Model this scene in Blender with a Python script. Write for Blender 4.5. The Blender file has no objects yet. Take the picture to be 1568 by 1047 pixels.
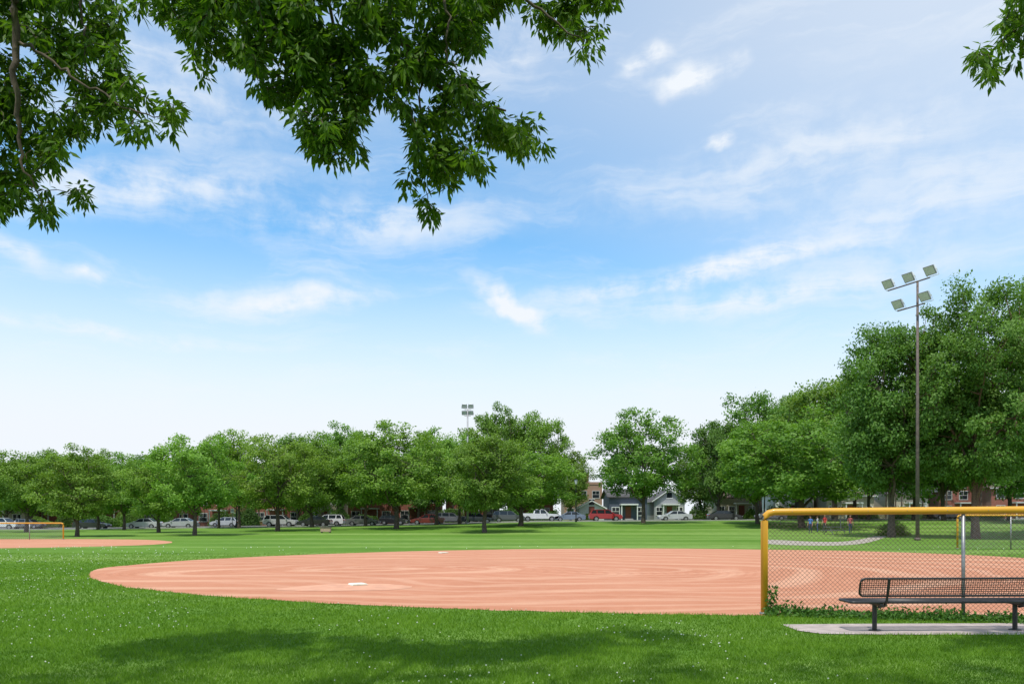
import bpy, bmesh, math, random
import numpy as np
from mathutils import Vector, Matrix
random.seed(3)
S=bpy.context.scene
F=1176.0; CX=784.0; HY=790.0; CH=1.7
def P(px,py,D): return np.array([(px-CX)/F*D, D, CH+(HY-py)/F*D])
def G(px,py):
    D=CH*F/(py-HY); return ((px-CX)/F*D, D)

# ------------------------------------------------ terrain height
HX=[-1600,-64,-27,-14,4,23,32,60,1600]; HZ=[-0.2,-0.2,0.25,0.45,0.9,1.02,1.1,1.2,1.2]
def hroad(x): return float(np.interp(x,HX,HZ))
def hgt(x,y):
    t=min(1,max(0,(y-64)/38.0)); t=t*t*(3-2*t)
    return t*hroad(x)

# ------------------------------------------------ material helpers
def newmat(name):
    m=bpy.data.materials.new(name); m.use_nodes=True
    nt=m.node_tree; return m,nt,nt.nodes['Principled BSDF']
def N(nt,t,**k):
    n=nt.nodes.new(t)
    for a,b in k.items(): setattr(n,a,b)
    return n
def c4(c): return (c[0],c[1],c[2],1)
def mixc(nt,fac,a,b,mode='MIX'):
    n=N(nt,'ShaderNodeMix',data_type='RGBA',blend_type=mode)
    for s,v in ((n.inputs[0],fac),(n.inputs[6],a),(n.inputs[7],b)):
        if hasattr(v,'links') : nt.links.new(v,s)
        elif isinstance(v,(tuple,list)): s.default_value=c4(v)
        else: s.default_value=v
    return n.outputs[2]
def mathn(nt,op,a,b=0.0,c=None,clamp=False):
    n=N(nt,'ShaderNodeMath',operation=op); n.use_clamp=clamp
    vals=[a,b]+([c] if c is not None else [])
    for s,v in zip(n.inputs,vals):
        if hasattr(v,'links'): nt.links.new(v,s)
        else: s.default_value=v
    return n.outputs[0]
def mrange(nt,v,a,b,c=0.0,d=1.0,smooth=False):
    n=N(nt,'ShaderNodeMapRange'); 
    if smooth: n.interpolation_type='SMOOTHSTEP'
    nt.links.new(v,n.inputs[0])
    for i,x in zip((1,2,3,4),(a,b,c,d)): n.inputs[i].default_value=x
    return n.outputs[0]
def noise(nt,vec,scale,detail=4,rough=.55,dist=0):
    n=N(nt,'ShaderNodeTexNoise'); n.inputs['Scale'].default_value=scale
    n.inputs['Detail'].default_value=detail; n.inputs['Roughness'].default_value=rough
    n.inputs['Distortion'].default_value=dist
    if vec is not None: nt.links.new(vec,n.inputs['Vector'])
    return n.outputs['Fac']
def simple(name,col,rough=.6,metal=0,var=.18,scale=6,bump=0):
    m,nt,b=newmat(name)
    tc=N(nt,'ShaderNodeTexCoord'); f=noise(nt,tc.outputs['Object'],scale,5)
    lo=[x*(1-var) for x in col]; hi=[min(1,x*(1+var)) for x in col]
    nt.links.new(mixc(nt,mrange(nt,f,.3,.7),lo,hi),b.inputs['Base Color'])
    b.inputs['Roughness'].default_value=rough; b.inputs['Metallic'].default_value=metal
    if bump:
        bp=N(nt,'ShaderNodeBump'); bp.inputs['Strength'].default_value=bump; bp.inputs['Distance'].default_value=.02
        nt.links.new(f,bp.inputs['Height']); nt.links.new(bp.outputs[0],b.inputs['Normal'])
    return m
def paint(name,col,rough=.3,coat=.5):
    m=simple(name,col,rough,0,.06,2); b=m.node_tree.nodes['Principled BSDF']
    b.inputs['Coat Weight'].default_value=coat; return m
def leafmat(name,a,b_,tr=.35,spec=.3,objvar=.18):
    m,nt,b=newmat(name)
    at=N(nt,'ShaderNodeAttribute',attribute_name='tone')
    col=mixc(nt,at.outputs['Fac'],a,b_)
    if objvar:
        oi=N(nt,'ShaderNodeObjectInfo')
        k=mrange(nt,oi.outputs['Random'],0,1,1-objvar,1+objvar)
        hs=N(nt,'ShaderNodeHueSaturation'); nt.links.new(col,hs.inputs['Color']); nt.links.new(k,hs.inputs['Value'])
        hk=mathn(nt,'FRACT',mathn(nt,'MULTIPLY',oi.outputs['Random'],7.3))
        nt.links.new(mrange(nt,hk,0,1,.485,.51),hs.inputs['Hue']); col=hs.outputs[0]
    nt.links.new(col,b.inputs['Base Color'])
    b.inputs['Roughness'].default_value=.5; b.inputs['Specular IOR Level'].default_value=spec
    t=N(nt,'ShaderNodeBsdfTranslucent'); 
    nt.links.new(mixc(nt,1.0,col,(1.3,1.35,.6),'MULTIPLY'),t.inputs['Color'])
    mx=N(nt,'ShaderNodeMixShader'); mx.inputs[0].default_value=tr
    nt.links.new(b.outputs[0],mx.inputs[1]); nt.links.new(t.outputs[0],mx.inputs[2])
    nt.links.new(mx.outputs[0],nt.nodes['Material Output'].inputs['Surface'])
    return m

# ------------------------------------------------ mesh helpers
def npmesh(name,blocks,mats,smooth_idx=()):
    me=bpy.data.meshes.new(name)
    V=[];L=[];LS=[];MI=[];R=[];SM=[];off=0;lo=0
    for v,f,mi,r in blocks:
        v=np.asarray(v,dtype=np.float32); f=np.asarray(f,dtype=np.int32)
        if len(f)==0: continue
        V.append(v); L.append((f+off).ravel()); k=f.shape[1]
        LS.append(lo+np.arange(len(f))*k); lo+=len(f)*k; off+=len(v)
        MI.append(np.full(len(f),mi)); R.append(np.zeros(len(f)) if r is None else r)
        SM.append(np.full(len(f), mi in smooth_idx))
    V=np.concatenate(V);L=np.concatenate(L);LS=np.concatenate(LS);MI=np.concatenate(MI);R=np.concatenate(R);SM=np.concatenate(SM)
    me.vertices.add(len(V)); me.vertices.foreach_set('co',V.ravel())
    me.loops.add(len(L)); me.loops.foreach_set('vertex_index',L.astype(np.int32))
    me.polygons.add(len(LS)); me.polygons.foreach_set('loop_start',LS.astype(np.int32))
    me.polygons.foreach_set('material_index',MI.astype(np.int32))
    me.polygons.foreach_set('use_smooth',SM.astype(bool))
    a=me.attributes.new('tone','FLOAT','FACE'); a.data.foreach_set('value',R.astype(np.float32))
    for m in mats: me.materials.append(m)
    me.update(calc_edges=True); me.validate()
    return me
def obj(name,me,loc=(0,0,0),parent=None,rot=0,scale=None):
    o=bpy.data.objects.new(name,me); S.collection.objects.link(o); o.location=loc; o.rotation_euler=(0,0,rot)
    if scale is not None: o.scale=scale
    if parent: o.parent=parent
    return o
def empty(name,loc=(0,0,0),rot=0):
    return obj(name,None,loc,None,rot)
def tube(pts,rad,n=6):
    pts=np.asarray(pts,float); m=len(pts); rad=np.broadcast_to(np.asarray(rad,float),(m,))
    V=np.zeros((m,n,3)); a=np.arange(n)*2*math.pi/n
    for i in range(m):
        t=pts[min(i+1,m-1)]-pts[max(i-1,0)]; t=t/(np.linalg.norm(t)+1e-9)
        u=np.cross(t,[0,0,1.0]) if abs(t[2])<.95 else np.cross(t,[1.0,0,0]); u/=np.linalg.norm(u); w=np.cross(t,u)
        V[i]=pts[i]+rad[i]*(np.cos(a)[:,None]*u+np.sin(a)[:,None]*w)
    f=[]
    for i in range(m-1):
        for j in range(n):
            k=(j+1)%n; f.append((i*n+j,i*n+k,(i+1)*n+k,(i+1)*n+j))
    return V.reshape(-1,3),np.array(f)
def tubes(lst,n=6):
    Vs=[];Fs=[];o=0
    for p,r in lst:
        v,f=tube(p,r,n); Vs.append(v);Fs.append(f+o);o+=len(v)
    return np.concatenate(Vs),np.concatenate(Fs)
def unit(a): return a/(np.linalg.norm(a,axis=1,keepdims=True)+1e-9)
def leaves(pos,axis,nrm,L,W,fold=.15):
    axis=unit(axis); side=unit(np.cross(axis,nrm)); n=np.cross(side,axis)
    L=np.asarray(L).reshape(-1,1); W=np.asarray(W).reshape(-1,1)
    b=pos; t=pos+axis*L-n*L*fold; l=pos+axis*L*.42+side*W*.5; r=pos+axis*L*.42-side*W*.5
    V=np.stack([b,r,t,l],1).reshape(-1,3); f=np.arange(len(pos)*4).reshape(-1,4)
    return V,f

class MB:
    def __init__(s): s.v=[];s.f=[];s.m=[]
    def box(s,x0,x1,y0,y1,z0,z1,mi=0):
        b=len(s.v); s.v+=[(x0,y0,z0),(x1,y0,z0),(x1,y1,z0),(x0,y1,z0),(x0,y0,z1),(x1,y0,z1),(x1,y1,z1),(x0,y1,z1)]
        for q in ((0,3,2,1),(4,5,6,7),(0,1,5,4),(1,2,6,5),(2,3,7,6),(3,0,4,7)):
            s.f.append(tuple(b+i for i in q)); s.m.append(mi)
    def poly(s,pts,mi=0):
        b=len(s.v); s.v+=list(map(tuple,pts)); s.f.append(tuple(range(b,b+len(pts)))); s.m.append(mi)
    def prism(s,prof,ylo,yhi,mi=0):
        b=len(s.v);n=len(prof)
        for p in prof:
            k=p[2] if len(p)>2 else 1; s.v.append((p[0],ylo*k,p[1]))
        for p in prof:
            k=p[2] if len(p)>2 else 1; s.v.append((p[0],yhi*k,p[1]))
        s.f.append(tuple(b+i for i in range(n))); s.m.append(mi)
        s.f.append(tuple(b+n+i for i in reversed(range(n)))); s.m.append(mi)
        for i in range(n):
            j=(i+1)%n; s.f.append((b+i,b+n+i,b+n+j,b+j)); s.m.append(mi)
    def cyl(s,c,r,h,axis='z',n=16,mi=0,r2=None):
        b=len(s.v); r2=r if r2 is None else r2
        for e,rr in ((0,r),(1,r2)):
            for i in range(n):
                a=2*math.pi*i/n; p,q=rr*math.cos(a),rr*math.sin(a); d=(e-.5)*h
                s.v.append({'z':(c[0]+p,c[1]+q,c[2]+d),'y':(c[0]+p,c[1]+d,c[2]+q),'x':(c[0]+d,c[1]+p,c[2]+q)}[axis])
        s.f.append(tuple(b+i for i in reversed(range(n))));s.m.append(mi)
        s.f.append(tuple(b+n+i for i in range(n)));s.m.append(mi)
        for i in range(n):
            j=(i+1)%n; s.f.append((b+i,b+j,b+n+j,b+n+i));s.m.append(mi)
    def tube(s,pts,r,n=8,mi=0):
        v,f=tube(pts,r,n); b=len(s.v); s.v+=[tuple(x) for x in v]
        for q in f: s.f.append(tuple(int(b+i) for i in q)); s.m.append(mi)
        m=len(pts); s.f.append(tuple(b+i for i in range(n)));s.m.append(mi); s.f.append(tuple(b+(m-1)*n+i for i in range(n)));s.m.append(mi)
    def obj(s,name,mats,parent=None,loc=(0,0,0),bevel=0,rot=0,smooth=False):
        me=bpy.data.meshes.new(name); me.from_pydata(s.v,[],s.f)
        for m in mats: me.materials.append(m)
        me.polygons.foreach_set('material_index',s.m)
        if smooth: me.polygons.foreach_set('use_smooth',[True]*len(s.f))
        bm=bmesh.new(); bm.from_mesh(me); bmesh.ops.recalc_face_normals(bm,faces=bm.faces); bm.to_mesh(me); bm.free()
        o=obj(name,me,loc,parent,rot)
        if bevel:
            md=o.modifiers.new('b','BEVEL'); md.width=bevel; md.segments=2; md.limit_method='ANGLE'
        return o

# ------------------------------------------------ ground materials
def grass_ground():
    m,nt,b=newmat('grass_ground'); tc=N(nt,'ShaderNodeTexCoord'); v=tc.outputs['Object']
    f1=noise(nt,v,.09,3,.6,.4); f2=noise(nt,v,1.3,4,.6); f3=noise(nt,v,14,3,.7)
    mp=N(nt,'ShaderNodeMapping'); mp.inputs['Scale'].default_value=(.02,.22,1); nt.links.new(v,mp.inputs[0])
    f4=noise(nt,mp.outputs[0],1.0,3,.6)
    c=mixc(nt,mrange(nt,f1,.35,.65),(.098,.200,.022),(.150,.268,.036))
    c=mixc(nt,mrange(nt,f4,.47,.64),c,(.26,.37,.095))
    c=mixc(nt,mathn(nt,'MULTIPLY',mrange(nt,f2,.35,.7),.5),c,(.072,.165,.016))
    c=mixc(nt,mathn(nt,'MULTIPLY',mrange(nt,f3,.35,.75),.55),c,(.060,.138,.014))
    nt.links.new(c,b.inputs['Base Color']); b.inputs['Roughness'].default_value=.9; b.inputs['Specular IOR Level'].default_value=.1
    bp=N(nt,'ShaderNodeBump'); bp.inputs['Strength'].default_value=.5; bp.inputs['Distance'].default_value=.05
    nt.links.new(noise(nt,v,22,3,.7),bp.inputs['Height']); nt.links.new(bp.outputs[0],b.inputs['Normal'])
    return m
def clay(name='infield_clay'):
    m,nt,b=newmat(name); tc=N(nt,'ShaderNodeTexCoord'); v=tc.outputs['Object']
    nz=N(nt,'ShaderNodeTexNoise'); nz.inputs['Scale'].default_value=.10; nz.inputs['Detail'].default_value=1.2; nt.links.new(v,nz.inputs['Vector'])
    vm=N(nt,'ShaderNodeVectorMath',operation='MULTIPLY_ADD'); nt.links.new(nz.outputs['Color'],vm.inputs[0]); vm.inputs[1].default_value=(6,6,0); nt.links.new(v,vm.inputs[2])
    def rings(loc,sc,scale,dist,ds=.5):
        mp=N(nt,'ShaderNodeMapping'); mp.inputs['Location'].default_value=loc; mp.inputs['Scale'].default_value=sc; nt.links.new(vm.outputs[0],mp.inputs[0])
        w=N(nt,'ShaderNodeTexWave',wave_type='RINGS',rings_direction='Z'); w.inputs['Scale'].default_value=scale
        w.inputs['Distortion'].default_value=dist; w.inputs['Detail'].default_value=2.5; w.inputs['Detail Scale'].default_value=ds
        nt.links.new(mp.outputs[0],w.inputs['Vector']); return w.outputs['Fac']
    wA=rings((1.0,-26.5,0),(.5,1,1),.20,2.0); wB=rings((-3.5,-28,0),(.6,1,1),.36,4); wF=rings((1.0,-26.5,0),(.5,1,1),1.9,1.6,.3); wG=rings((-3.5,-28,0),(.6,1,1),4.0,2,.3)
    patch=noise(nt,v,.16,2,.5); f=noise(nt,v,.3,4,.6,.5); g=noise(nt,v,30,4,.7); g2=noise(nt,v,2.5,4,.65)
    mps=N(nt,'ShaderNodeMapping'); mps.inputs['Scale'].default_value=(.35,6,1); nt.links.new(v,mps.inputs[0]); st=noise(nt,mps.outputs[0],1,3,.7)
    c=mixc(nt,mrange(nt,f,.3,.7),(.500,.212,.120),(.575,.265,.158))
    c=mixc(nt,mathn(nt,'MULTIPLY',mathn(nt,'MULTIPLY',mrange(nt,wA,.6,1.0,0,1,True),mrange(nt,patch,.34,.56)),.75),c,(.70,.41,.27))
    c=mixc(nt,mathn(nt,'MULTIPLY',mathn(nt,'MULTIPLY',mrange(nt,wB,.7,1.0,0,1,True),mrange(nt,patch,.62,.42)),.6),c,(.68,.39,.26))
    c=mixc(nt,mathn(nt,'MULTIPLY',mrange(nt,wF,.4,1),.20),c,(.37,.145,.08))
    c=mixc(nt,mathn(nt,'MULTIPLY',mrange(nt,wG,.4,1),.14),c,(.37,.145,.08))
    c=mixc(nt,mathn(nt,'MULTIPLY',mrange(nt,st,.42,.7),.34),c,(.41,.165,.095))
    c=mixc(nt,mathn(nt,'MULTIPLY',mrange(nt,g2,.45,.7),.18),c,(.68,.38,.25))
    c=mixc(nt,mathn(nt,'MULTIPLY',mrange(nt,g,.4,.75),.32),c,(.37,.15,.09))
    nt.links.new(c,b.inputs['Base Color']); b.inputs['Roughness'].default_value=.95; b.inputs['Specular IOR Level'].default_value=.1
    bp=N(nt,'ShaderNodeBump'); bp.inputs['Strength'].default_value=.5; bp.inputs['Distance'].default_value=.03
    nt.links.new(mathn(nt,'ADD',mathn(nt,'MULTIPLY',g,.5),mathn(nt,'ADD',wF,st)),bp.inputs['Height']); nt.links.new(bp.outputs[0],b.inputs['Normal'])
    return m
M_GR=grass_ground(); M_CL=clay()
M_CONC=simple('concrete',(.40,.33,.30),.9,0,.2,5,.3)
M_ASPH=simple('asphalt',(.06,.06,.062),.9,0,.25,3,.2)
M_KERB=simple('kerb_concrete',(.34,.33,.31),.9,0,.15,4)
M_PATH=simple('path_gravel',(.36,.31,.25),.95,0,.15,3)
M_LINE=simple('road_paint',(.7,.7,.66),.7,0,.1,9)
M_BARK=simple('bark',(.10,.075,.055),.95,0,.45,9,.8)
M_BARKR=simple('bark_reddish',(.16,.085,.06),.95,0,.4,9,.8)
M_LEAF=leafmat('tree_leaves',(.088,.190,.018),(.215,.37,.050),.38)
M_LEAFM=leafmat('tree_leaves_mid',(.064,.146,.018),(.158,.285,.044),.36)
M_LEAFD=leafmat('tree_leaves_dark',(.044,.108,.018),(.115,.22,.036),.33)
M_LEAFF=leafmat('overhanging_leaves',(.036,.095,.010),(.135,.26,.020),.45,.25,0)
M_BLADE=leafmat('grass_blades',(.085,.188,.013),(.195,.34,.034),.42,.12,0)
M_WEED=leafmat('weed_leaves',(.035,.11,.012),(.10,.22,.03),.3,.3,0)
M_YEL=paint('yellow_vinyl',(.66,.32,.015),.45,.15)
M_STEEL=simple('galvanized_steel',(.30,.30,.30),.45,.7,.2,12)
M_WIRE=simple('fence_wire',(.14,.11,.085),.6,.4,.3,8)
M_BLACK=simple('black_coated_steel',(.02,.02,.021),.4,0,.3,12)
M_RUST=simple('weathered_steel',(.15,.115,.10),.8,.2,.3,5)
M_WHITE=simple('white_paint',(.75,.75,.73),.6,0,.08,3)
M_CREAMW=simple('weathered_trim',(.45,.44,.41),.7,0,.15,3)
M_FLOWER=simple('flower_white',(.66,.68,.56),.8)
M_LAMPG=simple('lamp_glass',(.60,.60,.62),.35,0,.1,6)
M_GREYM=simple('lamp_housing',(.30,.30,.31),.5,.2,.15,6)
M_TIRE=simple('tire_rubber',(.02,.02,.02),.8,0,.2,9)
M_HUB=simple('wheel_alloy',(.4,.4,.41),.35,.7,.1,9)
mg,nt_,bg=newmat('dark_glass'); bg.inputs['Base Color'].default_value=(.015,.02,.024,1); bg.inputs['Roughness'].default_value=.08
M_GLASS=mg
M_TAIL=paint('tail_lamp_red',(.45,.02,.015))

# ------------------------------------------------ ground sheet
xs=sorted(set(list(np.linspace(-60,60,61))+HX+[-1200,-800,-500,-300,-200,-140,-100,-80,80,100,140,200,300,500,800,1200]))
ys=sorted(set([-300,-100,-30,-10]+list(np.arange(0,64,4.0))+list(np.arange(64,103,2.0))+[102,104,120,124,140,170,220,300,450,700,1100,1700,2600]))
V=[(x,y,hgt(x,y)) for y in ys for x in xs]; nx=len(xs)
Fc=[(j*nx+i,j*nx+i+1,(j+1)*nx+i+1,(j+1)*nx+i) for j in range(len(ys)-1) for i in range(nx-1)]
obj('grass_ground',npmesh('grass_ground',[(V,Fc,0,None)],[M_GR],(0,)))

def smooth_poly(pts,sub=8,jit=.0,seed=1):
    rs=np.random.RandomState(seed); out=[];n=len(pts); p=np.array(pts,float)
    for i in range(n):
        a,b,c,d=p[i-1],p[i],p[(i+1)%n],p[(i+2)%n]
        for k in range(sub):
            t=k/sub
            q=.5*((2*b)+(-a+c)*t+(2*a-5*b+4*c-d)*t*t+(-a+3*b-3*c+d)*t**3)
            out.append(q+rs.normal(0,jit,2))
    return np.array(out)
def sheet(name,poly,z,mat):
    bm=bmesh.new(); vs=[bm.verts.new((x,y,z)) for x,y in poly]; f=bm.faces.new(vs); bm.normal_update()
    if f.normal.z<0: f.normal_flip()
    bmesh.ops.triangulate(bm,faces=[f])
    me=bpy.data.meshes.new(name); bm.to_mesh(me); bm.free(); me.materials.append(mat)
    return obj(name,me)
inf_px=[(137,882),(150,871),(200,865),(300,857),(430,850.5),(600,844.5),(760,841),(900,839.5),(1040,839.5),(1165,841),(1300,843),(1450,848),(1568,854),(1760,868),(1950,900),(1900,940),(1568,944),(1340,943),(1165,942),(1030,940.5),(900,938),(700,932),(500,923.5),(300,910),(180,896)]
INF=smooth_poly([G(*p) for p in inf_px],10,.03)
sheet('infield_dirt',INF,.006,M_CL)
inf2=[(-260,826),(0,825),(150,825),(235,826.5),(264,830),(225,834),(120,837),(0,839),(-260,843)]
INF2=smooth_poly([G(*p) for p in inf2],6,.05,2); sheet('second_infield_dirt',INF2,.006,M_CL)
pad_px=[(1196,956.5),(1300,955.5),(1568,954.5),(1800,954),(1800,973),(1568,972.5),(1360,972),(1260,971),(1222,966)]
PAD=np.array([G(*p) for p in pad_px]); sheet('concrete_pad',PAD,.012,M_CONC)
pth=[(1176,826),(1250,829),(1300,828),(1338,821),(1352,818),(1358,820),(1345,826),(1312,833),(1250,835),(1172,832)]
PTH=smooth_poly([G(*p) for p in pth],5); sheet('park_path',PTH,.006,M_PATH)

def strip(name,y0,y1,dz,mat,thick=0):
    X=sorted(set([max(-400,min(400,x)) for x in HX]))
    v=[];f=[]
    for x in X: v+=[(x,y0,hroad(x)+dz),(x,y1,hroad(x)+dz)]
    for i in range(len(X)-1): f.append((2*i,2*i+2,2*i+3,2*i+1))
    if thick:
        b=len(v)
        for x in X: v+=[(x,y0,hroad(x)+dz-thick),(x,y1,hroad(x)+dz-thick)]
        for i in range(len(X)-1):
            f.append((b+2*i,b+2*i+2,2*i+2,2*i)); f.append((2*i+1,2*i+3,b+2*i+3,b+2*i+1))
    me=bpy.data.meshes.new(name); me.from_pydata(v,[],f); me.materials.append(mat); return obj(name,me)
strip('street',107,119,.02,M_ASPH); strip('kerb',106.7,106.998,.14,M_KERB,.14); strip('kerb',119.002,119.3,.14,M_KERB,.14)
strip('sidewalk',122,123.6,.05,M_KERB,.05); strip('center_line',112.9,113.05,.026,M_LINE)

# ------------------------------------------------ grass blades
def inpoly(x,y,poly):
    r=np.zeros(len(x),bool); n=len(poly); j=n-1
    for i in range(n):
        xi,yi=poly[i];xj,yj=poly[j]
        c=((yi>y)!=(yj>y))&(x<(xj-xi)*(y-yi)/(yj-yi+1e-12)+xi); r^=c; j=i
    return r
rs=np.random.RandomState(5)
n=480000
u=rs.rand(n)
D=6.0*(36/6.0)**(u**1.15)
x=(rs.rand(n)*2-1)*.85*D
keep=~inpoly(x,D,INF)&~inpoly(x,D,PAD)
x=x[keep];D=D[keep];n=len(x)
def lump(x,y,s,sd):
    q=np.random.RandomState(sd); v=0
    for k in range(9):
        a=q.rand()*6.283; fr=s*(.5+1.6*q.rand()); v=v+np.sin((x*np.cos(a)+y*np.sin(a))*fr+q.rand()*6.283)
    return v/3.0
pat=lump(x,D,2.2,1)+.7*lump(x,D,7,2)
h=(.03+.03*rs.rand(n))*(1+.20*np.clip(pat,-2,2)); w=.0042*np.maximum(1,D/9)*(.8+.6*rs.rand(n))
h*=np.where(D>22,np.maximum(.35,1-(D-22)/18),1)
a=rs.rand(n)*6.283; l=h*(.3+.7*rs.rand(n)); la=rs.rand(n)*6.283
b=np.stack([x,D,np.zeros(n)],1); sd=np.stack([np.cos(a),np.sin(a),0*a],1)*w[:,None]
tip=b+np.stack([np.cos(la)*l,np.sin(la)*l,h],1)
V=np.stack([b-sd,b+sd,tip],1).reshape(-1,3)
rn=np.clip(.42+.20*pat+rs.normal(0,.27,n),0,1)
obj('grass_lawn_blades',npmesh('grass_lawn_blades',[(V,np.arange(3*n).reshape(-1,3),0,rn)],[M_BLADE]))
# clover flowers
n=4200; u=rs.rand(n); D=6.5*(6.5)**(u**.75); x=(rs.rand(n)*2-1)*.8*D
cl=lump(x,D,.9,7)+1.3*(x<-.42*D)*(D>11)+rs.normal(0,.45,n)
k=(cl>.75)&~inpoly(x,D,INF)&~inpoly(x,D,PAD); x=x[k];D=D[k];n=len(x)
ov=np.array([(1,0,0),(0,1,0),(-1,0,0),(0,-1,0),(0,0,1),(0,0,-1)])*.0095
of=np.array([(0,1,4),(1,2,4),(2,3,4),(3,0,4),(1,0,5),(2,1,5),(3,2,5),(0,3,5)])
c=np.stack([x,D,.045+.02*rs.rand(n)],1)
V=(c[:,None,:]+ov[None]*((.7+.6*rs.rand(n))*np.maximum(1,D/16))[:,None,None]).reshape(-1,3); Fv=(of[None]+6*np.arange(n)[:,None,None]).reshape(-1,3)
obj('clover_flowers',npmesh('clover_flowers',[(V,Fv,0,None)],[M_FLOWER]))

# ------------------------------------------------ trees
RAD={};HT={}
def tree_mesh(name,seed,H=12,R=5.2,cb=2.4,ncl=95,per=170,leaf=.30,cr=1.15,tr=.22,mleaf=None,mbark=None,openness=.0,lean=0):
    r=np.random.RandomState(seed); az0=r.rand()*6; ph=r.rand(4)*6
    cz=cb+(H-cb)*.42; up=H-cz; dn=cz-cb
    C=[]
    while len(C)<ncl:
        d=r.normal(size=3); d/=np.linalg.norm(d)
        rad=r.uniform(.55,.97) if r.rand()<.86 else r.uniform(.1,.5)
        az=math.atan2(d[1],d[0]); lob=1+.15*math.sin(3*az+az0)+.12*math.sin(5*az+2*az0+4*d[2])
        top=1+.11*math.sin(2.7*d[0]*3+ph[0])*math.cos(2.3*d[1]*3+ph[1])+.06*math.sin(9*d[0]+ph[2])
        hz=math.copysign(abs(d[2])**.85,d[2])
        p=np.array([d[0]*(R-cr*.6)*rad*lob,d[1]*(R-cr*.6)*rad*lob,cz+hz*rad*((up-cr*.45)*top if d[2]>0 else dn)])
        if openness and math.sin(p[0]*1.1+seed)*math.sin(p[1]*1.0)*math.sin(p[2]*1.2+seed)>(.55-openness): continue
        if all(np.linalg.norm(p-q)>cr*.6 for q in C[-200:]) or r.rand()<.06: C.append(p)
    C=np.array(C)
    tb=[]; nodes=[]
    tz=np.linspace(0,H*.72,9); wob=np.cumsum(r.normal(0,.05,(9,2)),0); wob[0]=0
    tp=np.stack([wob[:,0]+lean*tz,wob[:,1],tz],1); rad=tr*np.array([1.35,1.0,.9,.8,.65,.5,.36,.24,.12])
    tb.append((tp,rad)); 
    for i in range(3,9): nodes.append((tp[i],rad[i]))
    npm=10
    for i in range(npm):
        z0=cb*.75+(H*.55-cb*.75)*i/npm; base=np.array([np.interp(z0,tz,tp[:,0]),np.interp(z0,tz,tp[:,1]),z0])
        az=i*2.4+az0; L=R*.72*(1-.35*i/npm); rise=(H-z0)*.42
        pts=[base+np.array([math.cos(az)*L*t,math.sin(az)*L*t,rise*(t**.8)])+r.normal(0,.12,3)*(t>0) for t in np.linspace(0,1,6)]
        rr=tr*.5*np.linspace(1,.2,6)*(1-.3*i/npm); tb.append((pts,rr))
        for q in range(2,6): nodes.append((np.array(pts[q]),rr[q]))
    NP=np.array([q[0] for q in nodes])
    for c in C:
        dd=np.linalg.norm(NP-c,axis=1)+.6*np.maximum(0,NP[:,2]-c[2]); k=int(np.argmin(dd)); m=(NP[k]+c)/2+r.normal(0,.15,3)
        tb.append(([NP[k],m,c],[min(nodes[k][1],tr*.2),tr*.11,tr*.05]))
    tv,tf=tubes(tb,6)
    n=ncl*per; ci=np.repeat(np.arange(ncl),per); sz=cr*r.uniform(.65,1.3,ncl)[ci]
    d=unit(r.normal(size=(n,3))); rr=r.rand(n)**.42*(1+.25*r.normal(size=n)*(r.rand(n)<.2))
    off=d*(sz*rr)[:,None]; off[:,2]*=.62
    off+=r.normal(0,.06,(n,3))
    pos=C[ci]+off
    out=unit(pos-np.array([0,0,cz-1.0]))
    nrm=unit(out*.6+d*.5+np.array([0,0,.6])+r.normal(0,.4,(n,3)))
    ax=unit(r.normal(size=(n,3))+out*.6-np.array([0,0,.25]))
    ls=leaf*r.uniform(.65,1.3,n)
    lv,lf=leaves(pos,ax,nrm,ls,ls*.66)
    rn=np.clip(.25+.35*r.rand(ncl)[ci]+.35*r.rand(n)+.3*(off[:,2]/cr),0,1)  # random leaf tone, with clump tops painted lighter as if sunlit
    RAD[name]=float(np.percentile(np.hypot(pos[:,0],pos[:,1]),93)); HT[name]=float(np.percentile(pos[:,2],99.3))
    return npmesh(name,[(tv,tf,0,None),(lv,lf,1,rn)],[mbark or M_BARK,mleaf or M_LEAF],(0,))
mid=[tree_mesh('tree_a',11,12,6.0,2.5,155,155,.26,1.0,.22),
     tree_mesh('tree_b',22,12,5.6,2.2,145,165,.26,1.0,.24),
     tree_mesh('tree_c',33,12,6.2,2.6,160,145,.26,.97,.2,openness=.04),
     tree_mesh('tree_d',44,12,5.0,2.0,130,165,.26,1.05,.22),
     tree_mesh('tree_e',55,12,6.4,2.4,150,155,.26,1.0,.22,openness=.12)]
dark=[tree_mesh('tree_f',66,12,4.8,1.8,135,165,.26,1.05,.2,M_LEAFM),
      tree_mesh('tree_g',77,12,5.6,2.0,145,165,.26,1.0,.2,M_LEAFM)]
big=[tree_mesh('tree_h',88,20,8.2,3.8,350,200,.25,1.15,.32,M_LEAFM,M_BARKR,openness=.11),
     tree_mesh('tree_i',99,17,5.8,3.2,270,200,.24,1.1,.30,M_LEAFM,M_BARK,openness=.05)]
def plant(me,px,top,hw,D,rot,name='shade_tree'):
    x=(px-CX)/F*D; z=hgt(x,D); zt=CH+(HY-top)/F*D; sz=(zt-z)/HT[me.name]; sx=hw/F*D/RAD[me.name]
    sx=max(.6*sz,min(2.1*sz,sx))
    return obj(name,me,(x,D,z-.03),None,rot,(sx,sx,sz))
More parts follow.
